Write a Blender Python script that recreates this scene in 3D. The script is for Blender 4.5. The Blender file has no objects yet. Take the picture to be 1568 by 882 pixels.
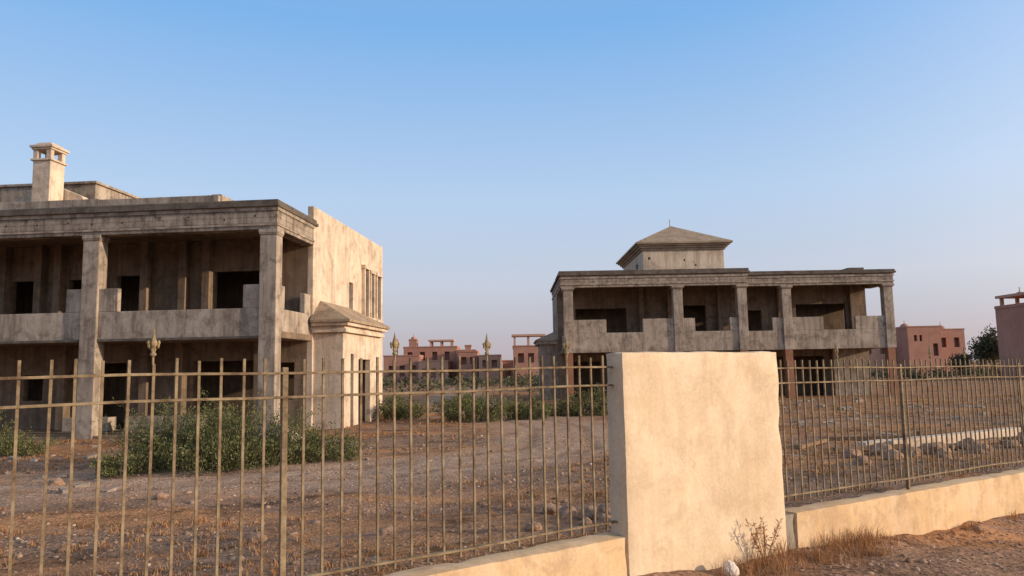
import bpy, math, random
import numpy as np
from mathutils import Vector, Matrix, noise as mnoise
import bmesh

random.seed(7); rng = np.random.default_rng(7)
scene = bpy.context.scene
col = scene.collection

# ------------------------------------------------------------------ materials
def new_mat(name):
    m = bpy.data.materials.new(name); m.use_nodes = True
    nt = m.node_tree; b = nt.nodes['Principled BSDF']
    b.inputs['Roughness'].default_value = 0.95
    b.inputs['Specular IOR Level'].default_value = 0.04
    return m, nt, b
def N(nt, t, **kw):
    n = nt.nodes.new(t)
    for k, v in kw.items(): setattr(n, k, v)
    return n
def noise_node(nt, vec, scale, detail=6, rough=0.6, mapscale=None, dist=0.0):
    if mapscale:
        mp = N(nt, 'ShaderNodeMapping'); mp.inputs['Scale'].default_value = mapscale
        nt.links.new(vec, mp.inputs['Vector']); vec = mp.outputs[0]
    n = N(nt, 'ShaderNodeTexNoise'); n.inputs['Scale'].default_value = scale
    n.inputs['Detail'].default_value = detail; n.inputs['Roughness'].default_value = rough
    n.inputs['Distortion'].default_value = dist
    nt.links.new(vec, n.inputs['Vector']); return n.outputs['Fac']
def ramp(nt, fac, stops):
    r = N(nt, 'ShaderNodeValToRGB'); e = r.color_ramp.elements
    while len(e) < len(stops): e.new(0.5)
    for i, (p, c) in enumerate(stops):
        e[i].position = p; e[i].color = (c[0], c[1], c[2], 1) if not isinstance(c, (int, float)) else (c, c, c, 1)
    nt.links.new(fac, r.inputs[0]); return r.outputs[0]
def mix(nt, fac, a, b, mode='MIX'):
    m = N(nt, 'ShaderNodeMix', data_type='RGBA', blend_type=mode)
    for s, v in ((m.inputs[0], fac), (m.inputs[6], a), (m.inputs[7], b)):
        if isinstance(v, (int, float)): s.default_value = v
        elif isinstance(v, tuple): s.default_value = (v[0], v[1], v[2], 1)
        else: nt.links.new(v, s)
    return m.outputs[2]
def bump(nt, b, h, strength, dist):
    n = N(nt, 'ShaderNodeBump'); n.inputs['Strength'].default_value = strength
    n.inputs['Distance'].default_value = dist
    nt.links.new(h, n.inputs['Height']); nt.links.new(n.outputs[0], b.inputs['Normal'])

def plaster(name, c1, c2, stain, stain_amt=0.5, scale=1.0, streak=0.5, boards=0.0, bumpd=0.02, light=None, lamt=.5, finec=(.78,1.14)):
    m, nt, b = new_mat(name)
    tc = N(nt, 'ShaderNodeTexCoord').outputs['Object']
    big = noise_node(nt, tc, 0.7*scale, 8, 0.65, None, .6)
    base = ramp(nt, big, [(0.36, c1), (0.62, c2)])
    st = noise_node(nt, tc, 1.6*scale, 9, 0.7, (3.0, 3.0, 0.3))
    sm = ramp(nt, st, [(0.46, 0.0), (0.62, streak)])
    c = mix(nt, sm, base, stain)
    pt = noise_node(nt, tc, 1.5*scale, 12, 0.72, (1,1,1.3), .5)
    pm = ramp(nt, pt, [(0.50, 0.0), (0.60, stain_amt)])
    c = mix(nt, pm, c, stain)
    if light:
        lt = noise_node(nt, tc, 1.1*scale, 10, 0.7, (1.3,1.3,.8), .5)
        lm = ramp(nt, lt, [(0.50, 0.0), (0.62, lamt)])
        c = mix(nt, lm, c, light)
    fine = noise_node(nt, tc, 22*scale, 6, 0.7)
    f2 = ramp(nt, fine, [(0.25, finec[0]), (0.75, finec[1])])
    c = mix(nt, 1.0, c, f2, 'MULTIPLY')
    h = mix(nt, 0.5, fine, pt)
    if boards:
        w = N(nt, 'ShaderNodeTexWave', bands_direction='Z'); w.inputs['Scale'].default_value = 1.6
        w.inputs['Distortion'].default_value = 0.6; nt.links.new(tc, w.inputs['Vector'])
        wr = ramp(nt, w.outputs['Fac'], [(0.0, 1-boards), (0.12, 1.0)])
        c = mix(nt, 1.0, c, wr, 'MULTIPLY')
    nt.links.new(c, b.inputs['Base Color'])
    bump(nt, b, h, 0.6, bumpd)
    return m

M_conc = plaster('weathered_concrete', (.33,.265,.205), (.43,.35,.275), (.165,.13,.103), .75, 1.0, .75, 0, .03, (.52,.435,.35), .6)
M_beam = plaster('beam_concrete', (.30,.24,.188), (.40,.325,.255), (.115,.092,.074), .75, 1.2, .75, 0.3, .03, (.50,.42,.33), .6)
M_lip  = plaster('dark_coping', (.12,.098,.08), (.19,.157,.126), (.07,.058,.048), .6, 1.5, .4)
M_wall = plaster('cream_render', (.57,.445,.33), (.72,.58,.44), (.33,.25,.185), .6, .7, .55, 0, .02, (.73,.61,.48), .5)
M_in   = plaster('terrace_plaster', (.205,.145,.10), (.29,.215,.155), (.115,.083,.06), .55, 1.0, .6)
M_gate = plaster('cream_wall_render', (.63,.48,.325), (.71,.56,.39), (.48,.35,.225), .35, 1.9, .25, 0, .005, (.75,.62,.46), .5, (.86,1.1))
M_wbase= plaster('ochre_wall_render', (.62,.42,.235), (.72,.52,.31), (.42,.29,.185), .5, 1.9, .35, 0, .006, (.71,.55,.385), .5, (.84,1.1))
M_grey = plaster('stub_grey', (.26,.225,.18), (.36,.31,.25), (.16,.13,.10), .5, 2.0, .4, 0, .006)
M_brick= plaster('red_brick_column', (.28,.125,.075), (.36,.18,.11), (.20,.15,.11), .5, 2.0, .3)
M_tile = plaster('weathered_tile', (.33,.24,.165), (.43,.33,.23), (.18,.135,.10), .6, 1.5, .3)
M_red  = plaster('hazed_red_render', (.40,.20,.145), (.46,.25,.18), (.31,.17,.13), .4, .4, .3)  # far villa red, slightly paled: distance haze is mixed into the colour
M_red2 = plaster('hazed_rose_render', (.50,.29,.20), (.56,.34,.24), (.38,.22,.165), .4, .4, .3)  # distance haze is in this far villa colour too
M_hole, _nt, _b = new_mat('tie_hole_shade'); _b.inputs['Base Color'].default_value = (.04,.033,.027,1)  # near-black colour stands for the shade inside the tie holes

def metal_mat():
    m, nt, b = new_mat('rusty_painted_fence_metal')
    tc = N(nt, 'ShaderNodeTexCoord').outputs['Object']
    n1 = noise_node(nt, tc, 7, 9, 0.75)
    c = ramp(nt, n1, [(0.36, (.10,.062,.038)), (0.47, (.19,.135,.08)), (0.58, (.285,.215,.13)), (0.72,(.37,.295,.19))])
    nt.links.new(c, b.inputs['Base Color'])
    b.inputs['Roughness'].default_value = 0.8; b.inputs['Specular IOR Level'].default_value = 0.15
    bump(nt, b, noise_node(nt, tc, 60, 4, .7), .4, .002)
    return m
M_metal = metal_mat()
M_gold, _nt, _b = new_mat('finial_paint'); _b.inputs['Roughness'].default_value=.8
_nt.links.new(ramp(_nt, noise_node(_nt, N(_nt,'ShaderNodeTexCoord').outputs['Object'], 25, 6, .7), [(.35,(.15,.10,.06)),(.6,(.36,.28,.16))]), _b.inputs['Base Color'])

def ground_mat():
    m, nt, b = new_mat('gravelly_soil')
    b.inputs['Specular IOR Level'].default_value = 0.0; b.inputs['Roughness'].default_value = 1.0
    tc = N(nt, 'ShaderNodeNewGeometry').outputs['Position']
    at = N(nt, 'ShaderNodeAttribute'); at.attribute_name = 'track'
    ru = N(nt, 'ShaderNodeAttribute'); ru.attribute_name = 'rut'
    big = noise_node(nt, tc, 0.26, 9, 0.70, (0.45, 1.4, 1), .5)
    c = ramp(nt, big, [(0.40, (.30,.195,.135)), (0.48, (.34,.21,.14)), (0.54, (.42,.225,.12)), (0.64, (.48,.25,.125))])
    mid = noise_node(nt, tc, 0.8, 11, 0.78, (.8,1.3,1), .6)
    c = mix(nt, 1.0, c, ramp(nt, mid, [(0.38, 0.42), (0.48, .85), (0.56, 1.0), (0.68, 1.2)]), 'MULTIPLY')
    tcol = ramp(nt, noise_node(nt, tc, .8, 8, .7), [(0.35,(.36,.245,.175)),(0.65,(.46,.325,.235))])
    trk = mix(nt, 1.0, at.outputs['Fac'], ramp(nt, noise_node(nt, tc, 1.6, 8, .7), [(.3,.65),(.6,1.0)]), 'MULTIPLY')
    c = mix(nt, trk, c, tcol)
    c = mix(nt, ru.outputs['Fac'], c, mix(nt, 1.0, c, (.70,.66,.62), 'MULTIPLY'))
    v = N(nt, 'ShaderNodeTexVoronoi'); v.inputs['Scale'].default_value = 26; v.inputs['Randomness'].default_value = 1
    nt.links.new(tc, v.inputs['Vector'])
    sep = N(nt, 'ShaderNodeSeparateColor'); nt.links.new(v.outputs['Color'], sep.inputs[0])
    pc = ramp(nt, sep.outputs[0], [(0.0, .55), (0.5, .95), (0.88, 1.15), (1.0, 1.5)])
    pm = ramp(nt, noise_node(nt, tc, 0.7, 8, 0.75), [(0.38, 0.2), (0.6, 1.0)])
    c = mix(nt, pm, c, mix(nt, 1.0, c, pc, 'MULTIPLY'))
    fine = noise_node(nt, tc, 28, 7, 0.8)
    c = mix(nt, 1.0, c, ramp(nt, fine, [(0.3, .6), (.7, 1.3)]), 'MULTIPLY')
    nt.links.new(c, b.inputs['Base Color'])
    hh = mix(nt, 0.6, v.outputs['Distance'], noise_node(nt, tc, 6, 10, 0.75))
    bump(nt, b, hh, 0.7, 0.04)
    return m
M_ground = ground_mat()

def rnd_mat(name, stops, rough=.95, trans=0.0):
    m, nt, b = new_mat(name)
    g = N(nt, 'ShaderNodeNewGeometry').outputs['Random Per Island']
    c = ramp(nt, g, stops)
    nt.links.new(c, b.inputs['Base Color']); b.inputs['Roughness'].default_value = rough
    if trans:
        t = N(nt, 'ShaderNodeBsdfTranslucent'); nt.links.new(c, t.inputs[0])
        ms = N(nt, 'ShaderNodeMixShader'); ms.inputs[0].default_value = trans
        out = nt.nodes['Material Output']
        nt.links.new(b.outputs[0], ms.inputs[1]); nt.links.new(t.outputs[0], ms.inputs[2]); nt.links.new(ms.outputs[0], out.inputs[0])
    return m
M_stone = rnd_mat('stones', [(0,(.16,.105,.075)),(.5,(.30,.20,.14)),(.9,(.36,.25,.18)),(1,(.50,.41,.32))])
M_leaf  = rnd_mat('bush_leaves', [(0,(.075,.085,.03)),(.5,(.135,.15,.06)),(.85,(.20,.20,.095)),(1,(.30,.25,.13))], .85, .25)
M_tree  = rnd_mat('tree_leaves', [(0,(.065,.07,.04)),(.6,(.115,.11,.065)),(1,(.19,.165,.10))], .85, .15)
M_dry   = rnd_mat('dry_straw', [(0,(.26,.13,.06)),(.5,(.42,.22,.105)),(1,(.52,.33,.18))], .9, .25)
M_bark, _nt, _b = new_mat('bark'); _b.inputs['Base Color'].default_value = (.16,.12,.085,1)
M_wood = plaster('weathered_wood', (.22,.135,.08), (.34,.22,.14), (.10,.07,.045), .5, 4, .4)
M_bag, _nt, _b = new_mat('white_plastic'); _b.inputs['Base Color'].default_value = (.66,.58,.49,1); _b.inputs['Roughness'].default_value=.45
M_rock = plaster('rock_surface', (.31,.19,.13), (.42,.275,.19), (.20,.135,.095), .5, 5, .2)

# ------------------------------------------------------------------ mesh builder
class MB:
    def __init__(s): s.v = []; s.f = []
    def box(s, x0,x1,y0,y1,z0,z1):
        if x1-x0 < 1e-5 or y1-y0 < 1e-5 or z1-z0 < 1e-5: return
        i = len(s.v)
        s.v += [(x0,y0,z0),(x1,y0,z0),(x1,y1,z0),(x0,y1,z0),(x0,y0,z1),(x1,y0,z1),(x1,y1,z1),(x0,y1,z1)]
        s.f += [(i,i+3,i+2,i+1),(i+4,i+5,i+6,i+7),(i,i+1,i+5,i+4),(i+1,i+2,i+6,i+5),(i+2,i+3,i+7,i+6),(i+3,i,i+4,i+7)]
    def poly(s, vs, fs):
        i = len(s.v); s.v += [tuple(v) for v in vs]; s.f += [tuple(i+k for k in f) for f in fs]
    def taper(s, cx, cy, w0, d0, z0, w1, d1, z1):
        vs = []
        for w,d,z in ((w0,d0,z0),(w1,d1,z1)):
            vs += [(cx-w,cy-d,z),(cx+w,cy-d,z),(cx+w,cy+d,z),(cx-w,cy+d,z)]
        s.poly(vs, [(0,3,2,1),(4,5,6,7),(0,1,5,4),(1,2,6,5),(2,3,7,6),(3,0,4,7)])
    def lathe(s, cx, cy, prof, n=10):
        vs = []; fs = []
        for r,z in prof:
            for k in range(n):
                a = 2*math.pi*k/n; vs.append((cx+r*math.cos(a), cy+r*math.sin(a), z))
        for j in range(len(prof)-1):
            for k in range(n):
                fs.append((j*n+k, j*n+(k+1)%n, (j+1)*n+(k+1)%n, (j+1)*n+k))
        fs.append(tuple(range(n))[::-1]); fs.append(tuple((len(prof)-1)*n+k for k in range(n)))
        s.poly(vs, fs)
    def wall(s, axis, a0, a1, c0, c1, z0, z1, ops=()):
        br = sorted(set([a0, a1] + [min(max(o[k],a0),a1) for o in ops for k in (0,1)]))
        for p, q in zip(br[:-1], br[1:]):
            m = (p+q)/2; z = z0
            for o in sorted([o for o in ops if o[0] < m < o[1]], key=lambda o: o[2]):
                if o[2] > z: s._wb(axis,p,q,c0,c1,z,o[2])
                z = max(z, o[3])
            if z < z1: s._wb(axis,p,q,c0,c1,z,z1)
    def _wb(s, axis,p,q,c0,c1,z0,z1):
        if axis == 'x': s.box(p,q,c0,c1,z0,z1)
        else: s.box(c0,c1,p,q,z0,z1)
    def obj(s, name, mat, parent=None, bevel=0, rough=0):
        me = bpy.data.meshes.new(name); me.from_pydata(s.v, [], s.f); me.update()
        o = bpy.data.objects.new(name, me); col.objects.link(o); me.materials.append(mat)
        if parent: o.parent = parent
        if bevel:
            b = o.modifiers.new('bevel', 'BEVEL'); b.width = bevel; b.segments = 2; b.limit_method = 'ANGLE'
        return o
def empty(name, loc, rz=0):
    e = bpy.data.objects.new(name, None); col.objects.link(e)
    e.location = loc; e.rotation_euler = (0,0,rz); e.empty_display_size = .5
    return e
def np_mesh(name, V, F, mat, parent=None):
    me = bpy.data.meshes.new(name)
    V = np.asarray(V, dtype=np.float32); F = np.asarray(F, dtype=np.int32); k = F.shape[1]
    me.vertices.add(len(V)); me.vertices.foreach_set('co', V.ravel())
    me.loops.add(F.size); me.loops.foreach_set('vertex_index', F.ravel())
    me.polygons.add(len(F)); me.polygons.foreach_set('loop_start', np.arange(0, F.size, k, dtype=np.int32))
    me.update(calc_edges=True); me.materials.append(mat)
    o = bpy.data.objects.new(name, me); col.objects.link(o)
    if parent: o.parent = parent
    return o

# ------------------------------------------------------------------ ground (one sheet, laid out along the boundary wall)
D = np.array([.8192,.5735]); NV = np.array([-.5735,.8192]); P0 = np.array([0,4.8])
def P(s, n=0): return (P0[0]+s*D[0]+n*NV[0], P0[1]+s*D[1]+n*NV[1])
def sn(x, y):
    rx, ry = x-P0[0], y-P0[1]
    return rx*D[0]+ry*D[1], rx*NV[0]+ry*NV[1]
def fbm(x, y, sc, oct=4):
    r = 0; a = 1
    for o in range(oct):
        r += a*mnoise.noise(Vector((x*sc, y*sc, 3.1+o*7))); a *= .5; sc *= 2.1
    return r
TRK = np.array([(-60,17),(-25,15.2),(-10,14.6),(-3,16.2),(1.2,20),(1.6,27),(-1.2,38),(-4.5,55),(-6,95)], float)
def tdist(x, y):
    if y < 8 or y > 95 or x < -40 or x > 12: return 99.
    best = 1e9
    for a,b in zip(TRK[:-1],TRK[1:]):
        d = b-a; t = min(max(((x-a[0])*d[0]+(y-a[1])*d[1])/(d[0]**2+d[1]**2),0),1)
        best = min(best, math.hypot(x-a[0]-t*d[0], y-a[1]-t*d[1]))
    return best
def track(x, y, q=None):
    q = tdist(x,y) if q is None else q
    if q > 6: return 0.
    hw = 2.0+.7*fbm(x,y,.3,2)
    return min(max((hw+.8-q)/1.6,0),1)
def rut(q): return max(0, 1-abs(q-.85)/.28)
def gz(x, y, q=None):
    s, n = sn(x, y)
    if n > 0:
        t = min(max((n-.1)/7, 0), 1); z = .02 + (-.32)*t*t*(3-2*t)
    else:
        z = min(max(.36-.05*s, -.1), .42)
        z += .07*math.exp(-((n+.12)/.16)**2) if n < 0 else 0
        z -= .10*min(1, max(0, (-n-.4)/2.5))
    d = math.hypot(x, y)
    near = 1/(1+(d/60)**2)
    z += (.06*fbm(x, y, .5) + .026*fbm(x+9, y, 2.6, 3))*near
    return z
def axis_coords(lo, hi, c0, c1, fine):
    a = list(np.arange(c0, c1, fine)); st = fine; x = c1
    while x < hi: a.append(x); st *= 1.07; x += st
    a.append(hi); st = fine; x = c0-fine
    while x > lo: a.insert(0, x); st *= 1.07; x -= st
    a.insert(0, lo); return a
S = axis_coords(-2500, 2500, -6, 14, .1)
NN = axis_coords(-2500, 2500, -3, 14, .1)
NN = [n for n in NN if not (-.02 < n < .02)] ; NN = sorted(set(NN+[-.02,.02]))
V = []; TR = []; RU = []
for n in NN:
    for s in S:
        x, y = P(s, n); q = tdist(x,y); r_ = rut(q)
        V.append((x, y, gz(x, y)-.03*r_)); TR.append(track(x,y,q)); RU.append(r_)
W = len(S)
ii = np.arange(len(NN)-1)[:,None]*W + np.arange(W-1)[None,:]
F = np.stack([ii, ii+1, ii+W+1, ii+W], -1).reshape(-1,4)
g = np_mesh('ground', V, F, M_ground)
g.data.polygons.foreach_set('use_smooth', np.ones(len(F), dtype=bool))
at = g.data.attributes.new('track', 'FLOAT', 'POINT'); at.data.foreach_set('value', np.array(TR, dtype=np.float32))
at = g.data.attributes.new('rut', 'FLOAT', 'POINT'); at.data.foreach_set('value', np.array(RU, dtype=np.float32))

# ------------------------------------------------------------------ gravel
t = (1+5**.5)/2
ico = np.array([(-1,t,0),(1,t,0),(-1,-t,0),(1,-t,0),(0,-1,t),(0,1,t),(0,-1,-t),(0,1,-t),(t,0,-1),(t,0,1),(-t,0,-1),(-t,0,1)])/1.9
icof = np.array([(0,11,5),(0,5,1),(0,1,7),(0,7,10),(0,10,11),(1,5,9),(5,11,4),(11,10,2),(10,7,6),(7,1,8),(3,9,4),(3,4,2),(3,2,6),(3,6,8),(3,8,9),(4,9,5),(2,4,11),(6,2,10),(8,6,7),(9,8,1)])
def stones(name, pts, sizes, parent=None):
    Vs = []; Fs = []
    for k,((x,y),r) in enumerate(zip(pts, sizes)):
        a = rng.uniform(0, 6.28); ca, sa = math.cos(a), math.sin(a)
        v = ico*rng.uniform(.72,1.2,(12,1))*np.array([rng.uniform(.8,1.4), rng.uniform(.7,1.1), rng.uniform(.4,.75)])*r
        v = np.stack([v[:,0]*ca-v[:,1]*sa+x, v[:,0]*sa+v[:,1]*ca+y, v[:,2]+gz(x,y)+r*.05], -1)
        Vs.append(v); Fs.append(icof+12*k)
    return np_mesh(name, np.concatenate(Vs), np.concatenate(Fs), M_stone, parent)
pts = []; sz = []
while len(pts) < 11000:
    dd = 5 + 20*rng.random()**1.2; a = rng.uniform(-.68,.68)
    x, y = dd*math.sin(a), dd*math.cos(a); s, n = sn(x,y)
    if n < .15: continue
    if fbm(x,y,.35,3) < rng.uniform(-.35,.5): continue
    r = min(.005+rng.exponential(.0075), .055)*(1+dd/30)
    if track(x,y) > .5: r *= .6
    pts.append((x,y)); sz.append(r)
for k in range(3600):
    s = rng.uniform(1.5, 11); n = -.14-abs(rng.normal(0,1.1))
    pts.append(P(s,n)); sz.append(min(.003+rng.exponential(.006), .04))
stones('gravel', pts, sz)
def rock(name, x, y, r, sq=.7):
    bm = bmesh.new(); bmesh.ops.create_icosphere(bm, subdivisions=3, radius=r)
    sd = rng.uniform(0,50)
    for v in bm.verts:
        q = v.co/r
        f = 1+.38*mnoise.noise(q*1.1+Vector((sd,0,0)))+.14*mnoise.noise(q*3+Vector((0,sd,0)))
        v.co *= f; v.co.z *= sq
    me = bpy.data.meshes.new(name); bm.to_mesh(me); bm.free(); me.materials.append(M_rock)
    o = bpy.data.objects.new(name, me); col.objects.link(o); o.location = (x,y,gz(x,y)+r*.25); o.rotation_euler=(0,0,rng.uniform(0,6))
    return o
for x,y,r in [(.95,10.0,.15),(1.2,9.7,.2),(.7,10.4,.13),(1.32,10.2,.16),(1.1,9.2,.12),(.85,9.5,.09),(-1.6,9.6,.11),(-3.2,9.5,.11),(.2,9.3,.10),(.5,10.8,.14),
              (8.2,17.2,.25),(8.6,16.6,.2),(9.3,16.9,.28),(7.7,15.6,.19),(10.4,17.5,.24),(9.9,16.2,.18),(6.9,15.2,.16),(7.2,16.4,.2),(8.9,15.9,.15),(9.6,17.5,.2),(11,16.9,.16),(4.6,7.7,.05),
              (5.1,6.9,.06),(3.9,5.2,.05),(4.5,6.6,.045),(5.6,7.9,.05),(12.5,18.6,.24),(13.2,19.3,.2),(-9,15,.14),(-6,13,.12)]:
    rock('rock', x, y, r)

# ------------------------------------------------------------------ boundary wall, gate pier, fence
def rough_box(name, s0, s1, n0, n1, z0f, z1f, mat, seg=.07, amp=.006, parent=None):
    bm = bmesh.new()
    ns = max(2, int((s1-s0)/seg)); nz = max(2,int((z1f(s0)-z0f(s0))/seg)); nn = max(2,int((n1-n0)/(seg*.8)))
    bmesh.ops.create_cube(bm, size=1)
    def split(axis, k):
        for i in range(1,k):
            co = Vector((0,0,0)); co[axis] = -.5+i/k; no = Vector((0,0,0)); no[axis]=1
            bmesh.ops.bisect_plane(bm, geom=bm.verts[:]+bm.edges[:]+bm.faces[:], plane_co=co, plane_no=no)
    split(0,ns); split(1,nn); split(2,nz)
    for v in bm.verts:
        s = s0+(v.co.x+.5)*(s1-s0); n = n0+(v.co.y+.5)*(n1-n0)
        onx = abs(abs(v.co.x)-.5)<1e-4; ony = abs(abs(v.co.y)-.5)<1e-4; onz = v.co.z>.4999
        za, zb = z0f(s), z1f(s); z = za+(v.co.z+.5)*(zb-za)
        e = (onx+ony+onz)
        q = Vector((s*1.7,n*3,z*1.7))
        d = amp*mnoise.noise(q*1.5)+amp*.5*mnoise.noise(q*5)
        cut = 0
        if e >= 2: cut = .006+.016*max(0,mnoise.noise(q*4+Vector((5,5,5))))
        if ony: n += math.copysign(1, v.co.y)*(d-cut)
        if onx and e>=2: s -= math.copysign(cut, v.co.x)
        if onz: z += d-cut
        x,y = P(s,n); v.co = Vector((x,y,z))
    me = bpy.data.meshes.new(name); bm.to_mesh(me); bm.free(); me.materials.append(mat)
    for p in me.polygons: p.use_smooth = True
    me.set_sharp_from_angle(angle=math.radians(40))
    o = bpy.data.objects.new(name, me); col.objects.link(o)
    if parent: o.parent = parent
    return o
bw = empty('boundary_wall', (0,0,0))
rough_box('low_wall_section', -9, .838, -.1, .1, lambda s:-.6, lambda s:.67, M_wbase, .1, .006, bw)
rough_box('low_wall_return', 2.72, 16, -.1, .1, lambda s:-.9, lambda s:.60-.0155*(s-2.6), M_wbase, .1, .006, bw)
rough_box('grey_stub', 2.572, 2.716, -.085, .09, lambda s:-.5, lambda s:.59, M_grey, .07, .004, bw)  # narrow grey block beside the pier, darker than the wall
rough_box('pier', .842, 2.568, -.108, .075, lambda s:-.6, lambda s:1.905, M_gate, .05, .009, bw)
def sbar(mb, s, w, d, z0, z1, n=0.0, lean=0.0):
    vs = []
    for z,l in ((z0,0),(z1,lean)):
        for a,b in ((-1,-1),(1,-1),(1,1),(-1,1)):
            x,y = P(s+l+a*w/2, n+b*d/2); vs.append((x,y,z))
    mb.poly(vs, [(0,3,2,1),(4,5,6,7),(0,1,5,4),(1,2,6,5),(2,3,7,6),(3,0,4,7)])
def srail(mb, s0, s1, zf, h, d, n=0.0):
    k = max(1,int((s1-s0)/.3)); ss = np.linspace(s0,s1,k+1); vs=[]; fs=[]
    for s in ss:
        w = .004*math.sin(s*2.3)+.003*math.sin(s*5.1)
        for a,b in ((-1,-1),(1,-1),(1,1),(-1,1)):
            x,y = P(s, n+w+a*d/2); vs.append((x,y,zf(s)+b*h/2+w*.8))
    for i in range(k):
        for j in range(4): fs.append((i*4+j, i*4+(j+1)%4, i*4+4+(j+1)%4, i*4+4+j))
    fs += [(0,1,2,3)[::-1], tuple(4*k+j for j in range(4))]
    mb.poly(vs, fs)
def finial(mb, s, z, n=0):
    x,y = P(s,n); k=.78
    mb.lathe(x,y,[(r*.9,z+h*k) for r,h in [(.006,0),(.006,.05),(.016,.058),(.016,.07),(.007,.078),(.007,.10),(.017,.12),(.020,.135),(.012,.16),(.004,.20),(.001,.225)]],8)
    for sg in (-1,1):
        for a,b in ((.008,.095),(.026,.115),(.030,.135)):
            px,py = P(s+sg*a*k, n); mb.lathe(px,py,[(.004,z+(b-.014)*k),(.008,z+b*k),(.004,z+(b+.014)*k)],6)
def fence(name, s0, s1, sfirst, topf, botf, posts, fins):
    e = empty(name, (0,0,0))
    b = MB(); f = MB(); r = MB(); p = MB()
    s = sfirst
    while s < s1:
        if s > s0 and not any(abs(s-q)<.03 for q in posts):
            j = random.uniform(-.004,.004); isf = any(abs(s-q)<.053 for q in fins)
            sbar(b, s+j, .0125, .0125, botf(s)-.045, topf(s)+(.075 if not isf else .055)+random.uniform(-.008,.008), random.uniform(-.002,.002), random.uniform(-.006,.006))
            if isf: finial(f, s+j, topf(s)+.05)
        s += .1056
    srail(r, s0, s1, topf, .013, .034); srail(r, s0, s1, lambda s: topf(s)-.125, .013, .034); srail(r, s0, s1, botf, .013, .034)
    for q in posts: sbar(p, q, .03, .03, botf(q)-.12, topf(q)+.03, .001)
    b.obj('bars', M_metal, e); r.obj('rails', M_metal, e, .002); p.obj('posts', M_metal, e, .003)
    if f.v: f.obj('finials', M_gold, e)
    return e
b0 = -2.625
fence('metal_fence', -8.9, .835, b0-.1056*58, lambda s:1.80, lambda s:.75,
      [b0+.1056*11, b0-.1056*13, b0-.1056*37], [b0+.1056*k for k in (5,17,23,29,-7,-19)])
fence('metal_fence', 2.575, 15.9, 2.64, lambda s:1.765-.0075*(s-2.6), lambda s:.717-.0185*(s-2.6),
      [4.66,7.33,10,12.7], [3.63,5.3,6.0,8.0,9.2,11])

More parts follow.
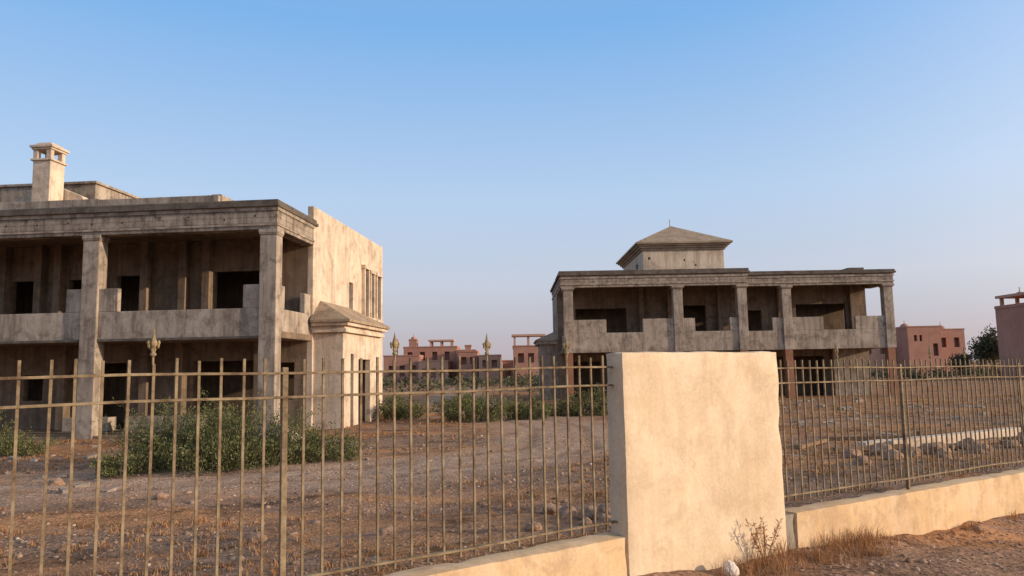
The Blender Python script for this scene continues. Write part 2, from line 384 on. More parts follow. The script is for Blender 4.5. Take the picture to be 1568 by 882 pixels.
# ------------------------------------------------------------------ left villa (unfinished concrete)
GB = -.9
def left_villa():
    e = empty('unfinished_villa', (-7.9, 25, 0), -.09)
    L = -22
    cols = [-.6, -6.93, -13.26, -19.6]
    c = MB()
    for x in cols:
        c.box(x, x+.6, 0, .5, GB, 6.45)
        c.taper(x+.3, .25, .3, .25, 6.45, .34, .29, 6.52); c.box(x-.04, x+.64, -.04, .54, 6.52, 6.66)
    c.obj('columns', M_conc, e, .025)
    b = MB()
    b.box(L, 0, .003, .45, 6.66, 7.42); b.box(-.45, 0, .45, 3.5, 6.66, 7.42)
    b.obj('roof_beam', M_beam, e)
    m = MB(); m.box(L, .04, -.04, .003, 6.78, 6.84); m.box(0, .04, .003, 3.5, 6.78, 6.84)
    m.box(L, .04, -.04, .003, 7.3, 7.42); m.box(0, .04, .003, 3.5, 7.3, 7.42)
    m.obj('beam_moulding', M_conc, e)
    h = MB()
    for i in range(18):
        x = -.9-i*1.13+random.uniform(-.15,.15); z = 7.05+random.uniform(-.08,.12); h.box(x, x+.055, -.004, .01, z, z+.055)  # shallow raised boxes, not recesses; hole shade comes from their colour
    h.obj('tie_hole_marks', M_hole, e)
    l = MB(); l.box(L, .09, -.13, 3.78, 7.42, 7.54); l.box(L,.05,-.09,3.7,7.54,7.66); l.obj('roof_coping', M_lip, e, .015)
    s = MB(); s.box(L, -.45, .45, 3.5, 6.95, 7.1)
    s.box(L, -.02, .3, 3.5, 3.0, 3.22)
    s.box(L, -.25, 3.75, 13.3, 7.3, 7.5); s.box(L,-.25,3.75,13.3,3.0,3.2)
    s.box(L, 0, .05, 13.3, GB, -.2)
    s.obj('floor_slabs', M_in, e)
    p = MB()
    for i in range(3):
        xr = cols[i]; xl = cols[i+1]+.6
        p.box(xl, xr, .1, .3, 2.98, 4.0); p.box(xl, xl+.68, .1, .3, 4.0, 4.8); p.box(xr-.6, xr, .1, .3, 4.0, 4.8)
    p.box(-.3, -.1, .5, 3.5, 2.98, 4.0); p.box(-.3,-.1,.5,1.0,4.0,4.8); p.box(-.3,-.1,2.9,3.5,4.0,4.75)
    p.obj('balustrade_wall', M_conc, e, .02)
    m = MB()
    for i in range(3):
        xr = cols[i]; xl = cols[i+1]+.6
        m.box(xl+.002, xr-.002, .07, .1, 2.98, 3.06)
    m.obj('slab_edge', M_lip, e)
    w = MB()
    w.wall('x', L, -.25, 3.5, 3.75, GB, 3.0, [(-4.7,-2.3,-.3,2.3),(-9.3,-7.4,-.3,2.3),(-11.6,-10.8,.9,1.9),(-1.6,-.7,.8,2.2),(-13.5,-12.6,.9,2)])
    w.wall('x', L, -.25, 3.5, 3.75, 3.2, 6.95, [(-3.95,-1.95,3.25,5.75),(-7.9,-6.9,3.25,5.7),(-9.9,-9.1,3.25,5.6),(-12.3,-11.3,3.25,5.6)])
    for x in (-5.2,-6.75,-4.25,-8.6,-10.3,-11.1,-12.6,-1.6):
        w.box(x, x+.28, 3.12, 3.5, 3.22, 6.95)
    for x in (-5.2,-6.6,-9.9,-2.1): w.box(x, x+.3, 3.05, 3.5, GB, 3.0)
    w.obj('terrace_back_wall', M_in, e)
    pl = MB(); pl.box(-6.2,-3.4,1.6,2.2,-.2,.35); pl.box(-9.0,-7.2,2.2,2.7,-.2,.3)
    pl.obj('terrace_low_walls', M_conc, e, .02)
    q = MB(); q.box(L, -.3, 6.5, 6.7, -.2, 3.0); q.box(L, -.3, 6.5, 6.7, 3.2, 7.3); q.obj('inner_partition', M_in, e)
    sw = MB()
    ops = [(8.0,8.6,4.55,5.75),(10.0,10.55,4.45,6.5),(11.0,11.5,4.45,6.4),(12.1,12.7,4.45,6.4),(5.6,7.4,-.3,2.2)]
    sw.wall('y', 3.5, 13.6, -.25, 0, GB, 8.2, ops)
    sw.box(L,-.25,13.3,13.6,GB,8.0)
    sw.obj('side_wall', M_wall, e, .03)
    rp = MB()
    rp.box(L, -9.0, 3.78, 4.0, 7.5, 8.9); rp.box(-9.0,-4.0,3.78,4.0,7.5,8.86); rp.box(-4.4,-4.0,4.0,6,7.5,8.94)
    rp.obj('roof_parapet', M_conc, e, .02)
    fr = MB()
    for y0,y1,z0,z1 in [(10.0,10.55,4.45,6.5),(11.0,11.5,4.45,6.4),(12.1,12.7,4.45,6.4)]:
        fr.box(0,.16,y0-.14,y0,z0-.1,z1+.1); fr.box(0,.16,y1,y1+.14,z0-.1,z1+.1)
        fr.box(0,.2,y0-.2,y1+.2,z1+.1,z1+.28); fr.box(0,.22,y0-.2,y1+.2,z0-.25,z0-.1)
    fr.obj('window_surrounds', M_wall, e, .01)
    po = MB()
    po.wall('y', 3.85, 8.6, .92, 1.15, GB, 3.3, [(4.55,4.95,-.3,2.5),(5.6,7.3,-.5,2.3)])
    po.box(.0, 1.15, 3.6, 3.85, GB, 3.3); po.box(0,1.15,8.6,8.85,GB,3.3)
    po.box(0,1.32,3.42,9.02,3.3,3.45); po.box(0,1.24,3.5,8.94,3.45,3.55); po.box(0,1.42,3.32,9.12,3.55,3.68)
    po.obj('porch', M_wall, e, .012)
    r = MB(); r.poly([(0,3.2,3.68),(1.52,3.2,3.68),(1.52,9.24,3.68),(0,9.24,3.68),(0,3.2,3.78),(1.52,3.2,3.78),(1.52,9.24,3.78),(0,9.24,3.78),(0,4.3,4.6),(0,8.1,4.6)],
        [(0,3,2,1),(0,1,5,4),(1,2,6,5),(2,3,7,6),(4,5,8),(5,6,9,8),(6,7,9)])
    r.obj('porch_roof', M_tile, e)
    rb = MB(); rb.box(-19, -10.75, 6.1, 9.6, 7.5, 10.15)
    rb.box(-19,-10.65,6.0,9.7,10.15,10.27)
    rb.obj('roof_volume', M_conc, e, .02)
    gb = MB(); pr=[(-15.6,7.5),(-9.6,7.5),(-10.6,9.35),(-11.9,9.9),(-12.6,9.9),(-15.2,8.35)]
    k=len(pr); gb.poly([(a,5.0,b_) for a,b_ in pr]+[(a,5.4,b_) for a,b_ in pr],[tuple(range(k)),tuple(range(2*k-1,k-1,-1))]+[((i+1)%k,i,k+i,k+(i+1)%k) for i in range(k)])
    gb.obj('gable_hood', M_wall, e, .02)
    ch = MB(); cx, cy = -11.75, 4.5; z=.72
    ch.box(cx-.38, cx+.38, cy-.43, cy+.43, 7.5, 9.95+z)
    ch.box(cx-.46, cx+.46, cy-.51, cy+.51, 9.95+z, 10.03+z)
    for a in (-1,1):
        for b_ in (-1,1): ch.box(cx+a*.29-.1, cx+a*.29+.1, cy+b_*.34-.1, cy+b_*.34+.1, 10.03+z, 10.42+z)
    ch.box(cx-.08,cx+.08,cy-.1,cy+.1,10.03+z,10.42+z)
    ch.box(cx-.44, cx+.44, cy-.48, cy+.48, 10.42+z, 10.5+z); ch.box(cx-.5,cx+.5,cy-.54,cy+.54,10.5+z,10.6+z)
    ch.taper(cx,cy,.4,.43,10.6+z,.3,.33,10.74+z)
    ch.obj('chimney', M_wall, e, .012)
left_villa()

# ------------------------------------------------------------------ right villa
def right_villa():
    e = empty('unfinished_villa', (3.0, 46, 0), 0)
    c = MB(); cb = MB()
    cl = [(.15,0),(6.9,0),(10.85,0),(13.95,1),(20.35,1)]
    for x,y in cl:
        c.box(x, x+.58, y, y+.5, 2.7, 6.5); c.taper(x+.29,y+.25,.29,.25,6.5,.37,.33,6.6); c.box(x-.1,x+.68,y-.08,y+.58,6.6,6.72)
        cb.box(x+.04, x+.5, y+.03, y+.47, GB, 2.7)
    c.obj('columns', M_conc, e, .02); cb.obj('ground_columns', M_brick, e)
    b = MB()
    b.box(0,11.5,.003,.45,6.72,7.45); b.box(0,.45,.45,4,6.72,7.45)
    b.box(11.5,21.0,1.003,1.45,6.72,7.4); b.box(20.55,21.0,1.45,4,6.72,7.4); b.box(11.05,11.5,.45,1.9,6.72,7.45)
    b.obj('roof_beam', M_beam, e)
    m = MB(); m.box(-.05,11.55,-.05,.0,6.86,6.95); m.box(-.05,11.55,-.05,.0,7.25,7.38); m.box(11.55,21.05,.95,1.0,6.86,6.95); m.box(11.55,21.05,.95,1.0,7.22,7.35)
    m.box(-.05,0,0,10,6.86,6.95); m.box(-.05,0,0,10,7.25,7.38)
    m.obj('beam_moulding', M_conc, e)
    l = MB(); l.box(-.15,11.65,-.15,4.2,7.45,7.58); l.box(-.1,11.6,-.1,4.1,7.58,7.74); l.box(11.66,21.15,.85,4.9,7.4,7.52); l.box(11.66,21.1,.9,4.8,7.52,7.64)
    l.box(-.15,.3,4.2,10.1,7.45,7.6); l.box(18.3,19.3,1.2,3,7.64,7.8)
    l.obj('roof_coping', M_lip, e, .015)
    s = MB()
    s.box(.45,11.05,.45,4,7.0,7.15); s.box(11.5,20.55,1.45,4,7.0,7.15); s.box(11.05,11.5,1.9,4,7.0,7.15)
    s.box(.1,11.4,.3,4,2.72,2.95); s.box(11.4,20.9,1.3,4,2.72,2.95)
    s.box(.25,20.3,4.25,9.7,7.2,7.4); s.box(.25,20.3,4.25,9.7,2.72,2.95)
    s.obj('floor_slabs', M_in, e)
    p = MB()
    def rail(x0,x1,y,segs):
        p.box(x0,x1,y+.1,y+.3,2.7,3.9)
        for a,b_ in segs: p.box(a,b_,y+.1,y+.3,3.9,4.72)
    rail(.73,6.9,0,[(.73,2.75),(5.0,6.9)]); rail(7.48,10.85,0,[(7.48,8.2),(10.35,10.85)])
    rail(11.5,13.95,1,[(13.3,13.95)]); rail(14.53,20.35,1,[(14.53,16.5),(18.5,20.35)])
    p.box(.25,.45,.5,4,2.7,3.9); p.box(20.6,20.8,1.5,5,2.7,3.9); p.box(20.6,20.8,4.0,5.0,3.9,4.7); p.box(.25,.45,.5,1.3,3.9,4.7)
    p.obj('balustrade_wall', M_conc, e, .02)
    w = MB()
    w.wall('x', 0, 20.6, 4, 4.25, GB, 2.72, [(.8,2.8,-.3,2.2),(4,6,-.3,2.3),(8,9.6,-.3,2.3),(11.8,13,-.3,2.2),(14.4,17.6,-.3,2.3)])
    w.wall('x', 0, 20.6, 4, 4.25, 2.95, 7.0, [(1.2,4.6,2.95,5.7),(8.1,9.9,2.95,5.8),(12.4,13.6,2.95,5.4),(15.9,19.2,2.95,5.75)])
    for x in (5.4,7.3,10.6,14.6,19.4): w.box(x,x+.3,3.6,4,2.95,7.0)
    for x in (3.2,7.0,10.4,13.2,18.0): w.box(x,x+.35,3.3,4,GB,2.72)
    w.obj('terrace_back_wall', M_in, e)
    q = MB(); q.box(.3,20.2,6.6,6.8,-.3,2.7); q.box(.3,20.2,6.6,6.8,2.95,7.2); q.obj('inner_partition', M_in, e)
    sw = MB()
    sw.wall('y', 4.25, 10, 0, .25, GB, 7.45, [(5.2,6.2,3.2,5.6),(7.6,8.6,3.2,5.6)])
    sw.wall('y', 4.25, 10, 20.35, 20.6, GB, 7.4, [(6,7,3.2,5.6)])
    sw.box(.25,20.35,9.75,10,GB,7.4)
    sw.box(-1.15,0,4.6,4.8,GB,3.4); sw.wall('y',4.8,9,-1.15,-.95,GB,3.4,[(5.5,6.8,-.3,2.3)]); sw.box(-1.15,0,9,9.2,GB,3.4)
    sw.box(-1.4,0,4.35,9.4,3.4,3.6)
    sw.box(17.9,20.2,3.28,3.45,GB,2.72)
    sw.obj('side_walls', M_conc, e, .02)
    r = MB(); r.poly([(0,4.3,3.6),(-1.5,4.3,3.6),(-1.5,9.5,3.6),(0,9.5,3.6),(0,4.3,3.7),(-1.5,4.3,3.7),(-1.5,9.5,3.7),(0,9.5,3.7),(0,5.3,4.35),(0,8.4,4.35)],
        [(0,1,2,3),(1,0,4,5),(2,1,5,6),(3,2,6,7),(5,4,8),(6,5,8,9),(7,6,9)])
    r.obj('porch_roof', M_tile, e)
    T=.3
    tw = MB()
    tw.wall('x', 5.6+T, 11.1+T, 4.4, 4.65, 7.4, 9.62, [(5.95+T,6.1+T,9.0,9.15),(8.35+T,8.45+T,8.85,9.0),(9.1+T,9.22+T,8.5,8.62)])
    tw.wall('y', 4.65, 13.4, 5.6+T, 5.85+T, 7.4, 9.62, [(6.4,7.4,8.0,9.0)])
    tw.box(10.85+T,11.1+T,4.65,13.4,7.4,9.62); tw.box(5.85+T,10.85+T,13.15,13.4,7.4,9.62)
    tw.obj('tower_walls', M_wall, e, .02)
    co = MB()
    for z0,z1,o in ((9.62,9.76,.1),(9.76,9.9,.22),(9.9,10.02,.36)): co.box(5.6+T-o,11.1+T+o,4.4-o,13.4+o,z0,z1)
    co.obj('tower_cornice', M_tile, e, .01)
    rf = MB(); a,b_,c0,d = 5.1+T,11.6+T,3.9,13.9
    rf.poly([(a,c0,10.02),(b_,c0,10.02),(b_,d,10.02),(a,d,10.02),(a,c0,10.14),(b_,c0,10.14),(b_,d,10.14),(a,d,10.14),(8.35+T,8.0,11.95),(8.35+T,9.8,11.95)],
      [(0,3,2,1),(0,1,5,4),(1,2,6,5),(2,3,7,6),(3,0,4,7),(4,5,8),(5,6,9,8),(6,7,9),(7,4,8,9)])
    rf.box(8.33+T,8.37+T,8.3,8.34,11.9,12.5)
    rf.obj('tower_roof', M_tile, e)
right_villa()

# ------------------------------------------------------------------ distant villas
def far_villa(name, loc, mats, blocks, domes=(), pergolas=(), rz=0):
    e = empty(name, loc, rz)
    groups = {}
    for bi,(x0,x1,y0,y1,z1,mi,wins) in enumerate(blocks):
        mb = groups.setdefault(mi, MB())
        mb.wall('x', x0, x1, y0, y0+.35, -1, z1, wins); mb.box(x0,x1,y0+.9,y1,-1,z1-.15)
        mb.box(x0,x0+.3,y0+.35,y0+.9,-1,z1); mb.box(x1-.3,x1,y0+.35,y0+.9,-1,z1); mb.box(x0+.3,x1-.3,y0+.35,y0+.9,z1-.6,z1-.2)
        mb.box(x0-.08,x1+.08,y0-.08,y0+.2,z1,z1+.18)
        mb.box(x1-.12,x1+.08,y0+.2,y1,z1-.15,z1+.18); mb.box(x0-.08,x0+.12,y0+.2,y1,z1-.15,z1+.18)
    for mi,mb in groups.items(): mb.obj('walls', mats[mi], e)
    for (x,y,z,r) in domes:
        d = MB(); d.lathe(x,y,[(r*1.05,z-.3),(r*1.05,z)]+[(r*math.cos(a),z+r*.95*math.sin(a)) for a in np.linspace(0,1.45,7)]+[(.05,z+r),(.04,z+r+.5)],16); d.obj('dome', mats[0], e)
    for (x0,x1,y0,y1,z0,z1) in pergolas:
        p = MB()
        for x in np.linspace(x0,x1-.3,3):
            for y in (y0,y1-.3): p.box(x,x+.3,y,y+.3,z0,z1)
        p.box(x0-.3,x1+.3,y0-.3,y1+.3,z1,z1+.3); p.obj('pergola', mats[1], e)
    return e
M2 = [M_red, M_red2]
w3 = lambda x0,n,st,z0,z1,w=.9: [(x0+i*st, x0+i*st+w, z0, z1) for i in range(n)]
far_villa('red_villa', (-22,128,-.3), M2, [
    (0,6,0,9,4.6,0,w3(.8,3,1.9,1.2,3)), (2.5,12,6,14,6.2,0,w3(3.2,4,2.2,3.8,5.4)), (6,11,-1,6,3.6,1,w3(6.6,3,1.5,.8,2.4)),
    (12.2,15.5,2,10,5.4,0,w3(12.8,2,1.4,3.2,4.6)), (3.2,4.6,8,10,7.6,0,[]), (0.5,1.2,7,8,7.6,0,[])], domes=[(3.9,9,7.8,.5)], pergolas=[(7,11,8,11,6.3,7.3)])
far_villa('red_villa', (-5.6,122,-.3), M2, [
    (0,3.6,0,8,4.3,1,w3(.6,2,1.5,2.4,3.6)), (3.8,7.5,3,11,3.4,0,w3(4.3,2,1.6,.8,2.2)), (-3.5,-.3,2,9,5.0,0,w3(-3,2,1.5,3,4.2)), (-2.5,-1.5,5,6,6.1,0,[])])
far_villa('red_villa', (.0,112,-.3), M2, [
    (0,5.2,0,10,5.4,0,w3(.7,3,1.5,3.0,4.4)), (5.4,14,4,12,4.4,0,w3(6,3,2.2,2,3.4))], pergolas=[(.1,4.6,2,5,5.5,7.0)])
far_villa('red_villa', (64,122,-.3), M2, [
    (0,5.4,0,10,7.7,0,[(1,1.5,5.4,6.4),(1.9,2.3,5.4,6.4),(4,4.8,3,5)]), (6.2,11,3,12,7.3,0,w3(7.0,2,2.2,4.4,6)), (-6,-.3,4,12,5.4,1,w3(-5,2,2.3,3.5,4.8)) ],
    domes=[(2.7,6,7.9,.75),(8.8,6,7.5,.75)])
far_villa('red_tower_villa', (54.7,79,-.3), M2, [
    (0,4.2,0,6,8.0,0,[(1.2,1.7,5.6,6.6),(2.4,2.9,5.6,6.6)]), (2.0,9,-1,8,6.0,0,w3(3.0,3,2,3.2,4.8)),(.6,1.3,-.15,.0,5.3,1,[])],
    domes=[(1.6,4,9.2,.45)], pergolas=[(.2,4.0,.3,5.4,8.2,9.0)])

# ------------------------------------------------------------------ vegetation
def leaf_quads(centers, dirs, ln, wd):
    n = len(centers); c = np.asarray(centers); d = np.asarray(dirs); d = d/(np.linalg.norm(d,axis=1,keepdims=True)+1e-9)
    r = rng.normal(size=(n,3)); w = np.cross(d, r); w /= np.linalg.norm(w,axis=1,keepdims=True)+1e-9
    L = (ln*rng.uniform(.6,1.4,(n,1))); Wd = (wd*rng.uniform(.6,1.4,(n,1)))
    a = c; b = c+d*L*.5+w*Wd; e = c+d*L; f = c+d*L*.5-w*Wd
    V = np.stack([a,b,e,f],1).reshape(-1,3); F = np.arange(4*n).reshape(-1,4)
    return V, F
def shrub(name, x, y, rx, ry, h, stems=90, lv=150, ll=.07, lw=.012, mat=None):
    C = []; Dr = []; st = MB(); z0 = gz(x,y)
    for k in range(stems):
        a = rng.uniform(0,6.28); q = rng.random()**.5
        bx, by = x+rx*.75*q*math.cos(a), y+ry*.75*q*math.sin(a)
        hh = h*rng.uniform(.4,1.0)*(1-.45*q*q)*(1+.35*fbm(bx,by,1.3,2)); lean = np.array([math.cos(a)*.5*q*rx/1.5, math.sin(a)*.5*q, 0])+rng.normal(0,.14,3)*np.array([1,1,0])
        tt = rng.random(lv)**.75
        p = np.stack([bx+lean[0]*tt*tt*h, by+lean[1]*tt*tt*h, z0+hh*tt],-1) + rng.normal(0,1,(lv,3))*(.03+.07*(1-tt[:,None]*.6))*np.array([1,1,.7])
        d = rng.normal(0,.6,(lv,3)); d[:,2] += .9; d[:,:2] += lean[:2]*.6
        p[:,2] = np.maximum(p[:,2], z0+.01)
        C.append(p); Dr.append(d)
        k3 = [(bx,by,z0-.03),(bx+lean[0]*.25*h,by+lean[1]*.25*h,z0+hh*.5),(bx+lean[0]*h*.8,by+lean[1]*h*.8,z0+hh*.9)]
        for (p0,p1) in zip(k3[:-1],k3[1:]):
            r=.006; st.poly([(p0[0]-r,p0[1]-r,p0[2]),(p0[0]+r,p0[1]-r,p0[2]),(p0[0],p0[1]+r,p0[2]),(p1[0]-r,p1[1]-r,p1[2]),(p1[0]+r,p1[1]-r,p1[2]),(p1[0],p1[1]+r,p1[2])],[(0,1,4,3),(1,2,5,4),(2,0,3,5)])
    V,F = leaf_quads(np.concatenate(C), np.concatenate(Dr), ll, lw)
    e = empty(name,(0,0,0)); np_mesh('foliage', V, F, mat or M_leaf, e); st.obj('stems', M_bark, e)
for a in [(-7.6,17.6,1.2,.8,1.75,100,120),(-6.3,17.4,1.2,.8,1.85,110,120),(-6.9,16.6,1.5,.6,.9,60,90),(-5.3,17.8,.7,.6,1.2,50,100),(-4.4,18.2,.8,.6,.8,40,90),(-8.3,16.3,.6,.5,.6,30,90),
          (-15.3,21.5,1.3,.8,1.1,60,110),(-13.4,20.8,.7,.6,.7,35,90),(-5.0,33,1.2,.8,1.1,50,80),(-1.6,31,1.5,.9,1.4,60,90),(.4,32,1.2,.9,1.2,50,90),(3.6,33.5,1.6,.9,1.4,60,90),
          (-2.6,40,1.0,.8,.9,35,70),(6.0,40,1.2,.8,.9,35,70),(2.0,34,.9,.7,.8,30,70)]:
    shrub('shrub', *a, ll=.07 if a[1]<25 else .10, lw=.012 if a[1]<25 else .02)

def tufts(name, spots, mat, hmin, hmax, blades=26, w=.0035):
    V=[];F=[];k=0
    for (x,y,sc) in spots:
        z=gz(x,y)
        for b in range(blades):
            a=rng.uniform(0,6.28); l=rng.uniform(hmin,hmax)*sc; ln=rng.uniform(.1,1.2)*l
            bx,by=x+rng.normal(0,.05*sc),y+rng.normal(0,.05*sc); ww=w*(1+math.hypot(x,y)/9)
            px,py=-math.sin(a)*ww,math.cos(a)*ww
            V+=[(bx-px,by-py,z-.01),(bx+px,by+py,z-.01),(bx+math.cos(a)*ln*.4+px*.7,by+math.sin(a)*ln*.4+py*.7,z+l*.6),(bx+math.cos(a)*ln*.4-px*.7,by+math.sin(a)*ln*.4-py*.7,z+l*.6),
                (bx+math.cos(a)*ln,by+math.sin(a)*ln,z+l*.95)]
            F+=[(k,k+1,k+2),(k,k+2,k+3),(k+3,k+2,k+4)]; k+=5
    return np_mesh(name,V,F,mat)
sp=[]
while len(sp)<3000:
    dd=7+58*rng.random(); a=rng.uniform(-.68,.68); x,y=dd*math.sin(a),dd*math.cos(a)
    if sn(x,y)[1]<.4 or fbm(x*.6+40,y*1.5,.25,3)<.02+rng.uniform(-.12,.25): continue
    if track(x,y)>.2: continue
    if x<-7.5 and y>25: continue
    if x>2 and y>45.5: continue
    sp.append((x,y,rng.uniform(.3,1.1)))
tufts('dry_grass', sp, M_dry, .02, .11, 14)
sp=[(*P(rng.uniform(1.5,3.6),-.16-abs(rng.normal(0,.16))),rng.uniform(.4,1.1)) for _ in range(60)]
sp+=[(*P(rng.uniform(3.5,9),-.14-abs(rng.normal(0,.1))),rng.uniform(.2,.5)) for _ in range(22)]
tufts('dry_grass', sp, M_dry, .05, .2, 30, .0013)
C=[];Dr=[];st=MB()
bx,by=P(2.15,-.2); z0=gz(bx,by)
for k in range(16):
    a=rng.uniform(0,6.28); l=rng.uniform(.18,.34); d=np.array([math.cos(a)*.45,math.sin(a)*.45,1])*l
    p1=np.array([bx,by,z0])+d; r=.0018
    st.poly([(bx-r,by-r,z0),(bx+r,by-r,z0),(bx,by+r,z0),(p1[0]-r,p1[1]-r,p1[2]),(p1[0]+r,p1[1]-r,p1[2]),(p1[0],p1[1]+r,p1[2])],[(0,1,4,3),(1,2,5,4),(2,0,3,5)])
    for j in range(16):
        t_=rng.uniform(.4,1); C.append(np.array([bx,by,z0])+d*t_); Dr.append(rng.normal(0,1,3)+np.array([0,0,.4]))
e=empty('dry_thistle',(0,0,0)); V,F=leaf_quads(C,Dr,.035,.004); np_mesh('leaves',V,F,M_dry,e); st.obj('stalks',M_dry,e)

def tree(name,x,y,h,cr,leaves=5000,ll=.35):
    e=empty(name,(x,y,gz(x,y))); tb=MB()
    tb.lathe(0,0,[(.3*h/8,-.3),(.2*h/8,h*.25),(.14*h/8,h*.55),(.05*h/8,h*.8)],8)
    C=[];Dr=[]
    nl=16
    for k in range(nl):
        a=rng.uniform(0,6.28); rr=cr*rng.uniform(.25,.85); zz=h*rng.uniform(.45,.92); c=np.array([rr*math.cos(a),rr*math.sin(a),zz])
        p0=np.array([0,0,h*rng.uniform(.25,.5)]); r=.05
        tb.poly([(p0[0]-r,p0[1]-r,p0[2]),(p0[0]+r,p0[1]-r,p0[2]),(p0[0],p0[1]+r,p0[2]),(c[0]-r/3,c[1]-r/3,c[2]),(c[0]+r/3,c[1]-r/3,c[2]),(c[0],c[1]+r/3,c[2])],[(0,1,4,3),(1,2,5,4),(2,0,3,5)])
        m=leaves//nl; cc=c+rng.normal(0,1,(m,3))*np.array([cr*.24,cr*.24,h*.08]); C.append(cc); Dr.append(rng.normal(0,1,(m,3)))
    V,F=leaf_quads(np.concatenate(C),np.concatenate(Dr),ll,ll*.3)
    tb.obj('trunk',M_bark,e); np_mesh('crown',V,F,M_tree,e)
tree('olive_tree',57.0,90,5.6,1.7,3200,.3); tree('olive_tree',59.2,93,4.6,1.8,3000,.3); tree('olive_tree',54.4,92,2.8,1.2,2000,.25)
C=[];Dr=[]
for k in range(245):
    if k<200: x=rng.uniform(-60,110); y=rng.uniform(95,180) if x<40 else rng.uniform(85,120)
    else: x=rng.uniform(-22,8); y=rng.uniform(66,112)
    h=rng.uniform(.6,1.8); m=80
    C.append(np.array([x,y,-.3+h*.4])+rng.normal(0,1,(m,3))*np.array([h*.7,h*.5,h*.25])); Dr.append(rng.normal(0,1,(m,3)))
C=np.concatenate(C); C[:,2]=np.maximum(C[:,2],-.3)
V,F=leaf_quads(C,np.concatenate(Dr),.4,.12); np_mesh('distant_trees',V,F,M_tree)

# ------------------------------------------------------------------ debris
def plank(mb,x,y,l,w,h,a,z=0):
    ca,sa=math.cos(a),math.sin(a); z0=gz(x,y)+z; vs=[]
    for zz in (z0,z0+h):
        for p,q in ((-1,-1),(1,-1),(1,1),(-1,1)):
            vs.append((x+p*l/2*ca-q*w/2*sa,y+p*l/2*sa+q*w/2*ca,zz+.02*p))
    mb.poly(vs,[(0,3,2,1),(4,5,6,7),(0,1,5,4),(1,2,6,5),(2,3,7,6),(3,0,4,7)])
mb=MB()
plank(mb,10.2,19.0,2.7,.35,.22,.42); plank(mb,12.5,20.1,2.5,.35,.22,.45); plank(mb,8.7,18.5,.7,.3,.16,.2); plank(mb,14.3,20.9,1.4,.35,.2,.5); plank(mb,11.3,19.9,1.8,.2,.12,.3,.05)
mb.obj('timber_beam_stack',M_wall,None,.02)
mb=MB()
for x,y,l,a in [(8.4,18.0,1.8,.1),(10.8,18.0,2.2,.55),(9.4,20.6,2.2,-.2),(12.9,22.2,2.6,.2),(7.6,19.6,1.6,.8),(11.6,17.0,1.4,-.4),(13,19.1,1.7,.15)]:
    plank(mb,x,y,l,.2,.09,a,.03)
mb.obj('timber_planks',M_wood,None)
mb=MB()
for k in range(110):
    x=rng.uniform(4,22); y=rng.uniform(17,44); plank(mb,x,y,rng.uniform(.1,.6),rng.uniform(.08,.3),rng.uniform(.05,.16),rng.uniform(0,3),-.03)
for k in range(35):
    x=rng.uniform(-16,-2); y=rng.uniform(13,24); plank(mb,x,y,rng.uniform(.08,.3),rng.uniform(.06,.2),rng.uniform(.03,.1),rng.uniform(0,3),-.02)
mb.obj('rubble',M_conc,None,.01)
for i,(x,y,r) in enumerate([(-7.3,23.2,.36),(-6.8,23.4,.3),(-7.1,23.3,.28)]):
    o=rock('rubble_sack',x,y,r,.75); o.data.materials[0]=M_wall; o.location.z+= .28 if i==2 else 0
bm=bmesh.new(); bmesh.ops.create_icosphere(bm,subdivisions=5,radius=.065)
for v in bm.verts:
    q=v.co*11; f=1+.22*mnoise.noise(q)+.16*abs(mnoise.noise(q*2.3))-.1*abs(mnoise.noise(q*4.1)); v.co*=f; v.co.z*=1.2 if v.co.z>0 else .7; v.co.x*=.85
me=bpy.data.meshes.new('plastic_bag'); bm.to_mesh(me); bm.free(); me.materials.append(M_bag)
o=bpy.data.objects.new('plastic_bag',me); col.objects.link(o); x,y=P(1.66,-.27); o.location=(x,y,gz(x,y)+.04)

# ------------------------------------------------------------------ light, sky, camera
az=math.radians(103); el=math.radians(13)
Sd=Vector((math.sin(az)*math.cos(el), math.cos(az)*math.cos(el), math.sin(el)))
sl=bpy.data.lights.new('sun','SUN'); sl.energy=4.3; sl.angle=math.radians(.6); sl.color=(1,.79,.565)
so=bpy.data.objects.new('sun',sl); col.objects.link(so); so.rotation_euler=Sd.to_track_quat('Z','Y').to_euler(); so.location=(30,-5,20)
w=bpy.data.worlds.new('World'); scene.world=w; w.use_nodes=True; nt=w.node_tree
bg=nt.nodes['Background']; sky=nt.nodes.new('ShaderNodeTexSky'); sky.sky_type='NISHITA'; sky.sun_disc=False
sky.sun_elevation=el; sky.sun_rotation=az; sky.air_density=1.0; sky.dust_density=1.0; sky.ozone_density=1.6
ST=.15
tc=nt.nodes.new('ShaderNodeTexCoord'); sx=nt.nodes.new('ShaderNodeSeparateXYZ'); nt.links.new(tc.outputs['Generated'],sx.inputs[0])
rr=nt.nodes.new('ShaderNodeValToRGB'); el_=rr.color_ramp.elements
stops=[(0.0,(.50,.44,.48)),(.035,(.52,.475,.54)),(.11,(.59,.63,.74)),(.22,(.50,.66,.89)),(.43,(.22,.48,.88)),(.7,(.32,.43,.62)),(1.0,(.36,.42,.54))]
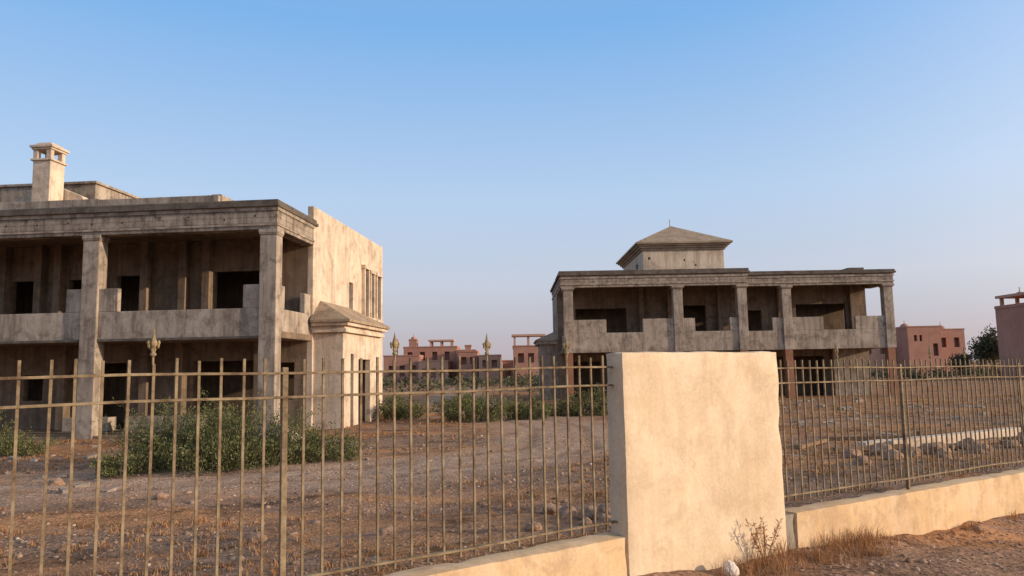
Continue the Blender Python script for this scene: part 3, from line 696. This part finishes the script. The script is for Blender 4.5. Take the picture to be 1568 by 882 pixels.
while len(el_)<len(stops): el_.new(.5)
for e_,(p,c) in zip(el_,stops): e_.position=p; e_.color=(*c,1)
nt.links.new(sx.outputs[2],rr.inputs[0])
mul=nt.nodes.new('ShaderNodeVectorMath'); mul.operation='SCALE'; mul.inputs['Scale'].default_value=1/ST; nt.links.new(rr.outputs[0],mul.inputs[0])
mx=nt.nodes.new('ShaderNodeMix'); mx.data_type='RGBA'; mx.inputs[0].default_value=.9
nt.links.new(sky.outputs[0],mx.inputs[6]); nt.links.new(mul.outputs[0],mx.inputs[7])
# hazy glow of the sky around the low sun
dp=nt.nodes.new('ShaderNodeVectorMath'); dp.operation='DOT_PRODUCT'; dp.inputs[1].default_value=Sd; nt.links.new(tc.outputs['Generated'],dp.inputs[0])
cl=nt.nodes.new('ShaderNodeMath'); cl.operation='MAXIMUM'; cl.inputs[1].default_value=0; nt.links.new(dp.outputs['Value'],cl.inputs[0])
pw=nt.nodes.new('ShaderNodeMath'); pw.operation='POWER'; pw.inputs[1].default_value=2.6; nt.links.new(cl.outputs[0],pw.inputs[0])
gl=nt.nodes.new('ShaderNodeVectorMath'); gl.operation='SCALE'; gl.inputs[0].default_value=(1.1/ST,.82/ST,.55/ST); nt.links.new(pw.outputs[0],gl.inputs['Scale'])
ad=nt.nodes.new('ShaderNodeVectorMath'); ad.operation='ADD'; nt.links.new(mx.outputs[2],ad.inputs[0]); nt.links.new(gl.outputs[0],ad.inputs[1])
nt.links.new(ad.outputs[0],bg.inputs[0]); bg.inputs[1].default_value=ST
cam=bpy.data.cameras.new('camera'); co=bpy.data.objects.new('camera',cam); col.objects.link(co); scene.camera=co
cam.sensor_width=36; cam.lens=1150/1568*36; cam.clip_end=6000; cam.clip_start=.05
R=Matrix.Rotation(math.radians(90)+math.atan(124/1150),4,'X')@Matrix.Rotation(-.018,4,'Z')
co.matrix_world=Matrix.Translation((0,0,1.8))@R
scene.view_settings.view_transform='Standard'; scene.view_settings.look='None'; scene.view_settings.exposure=0
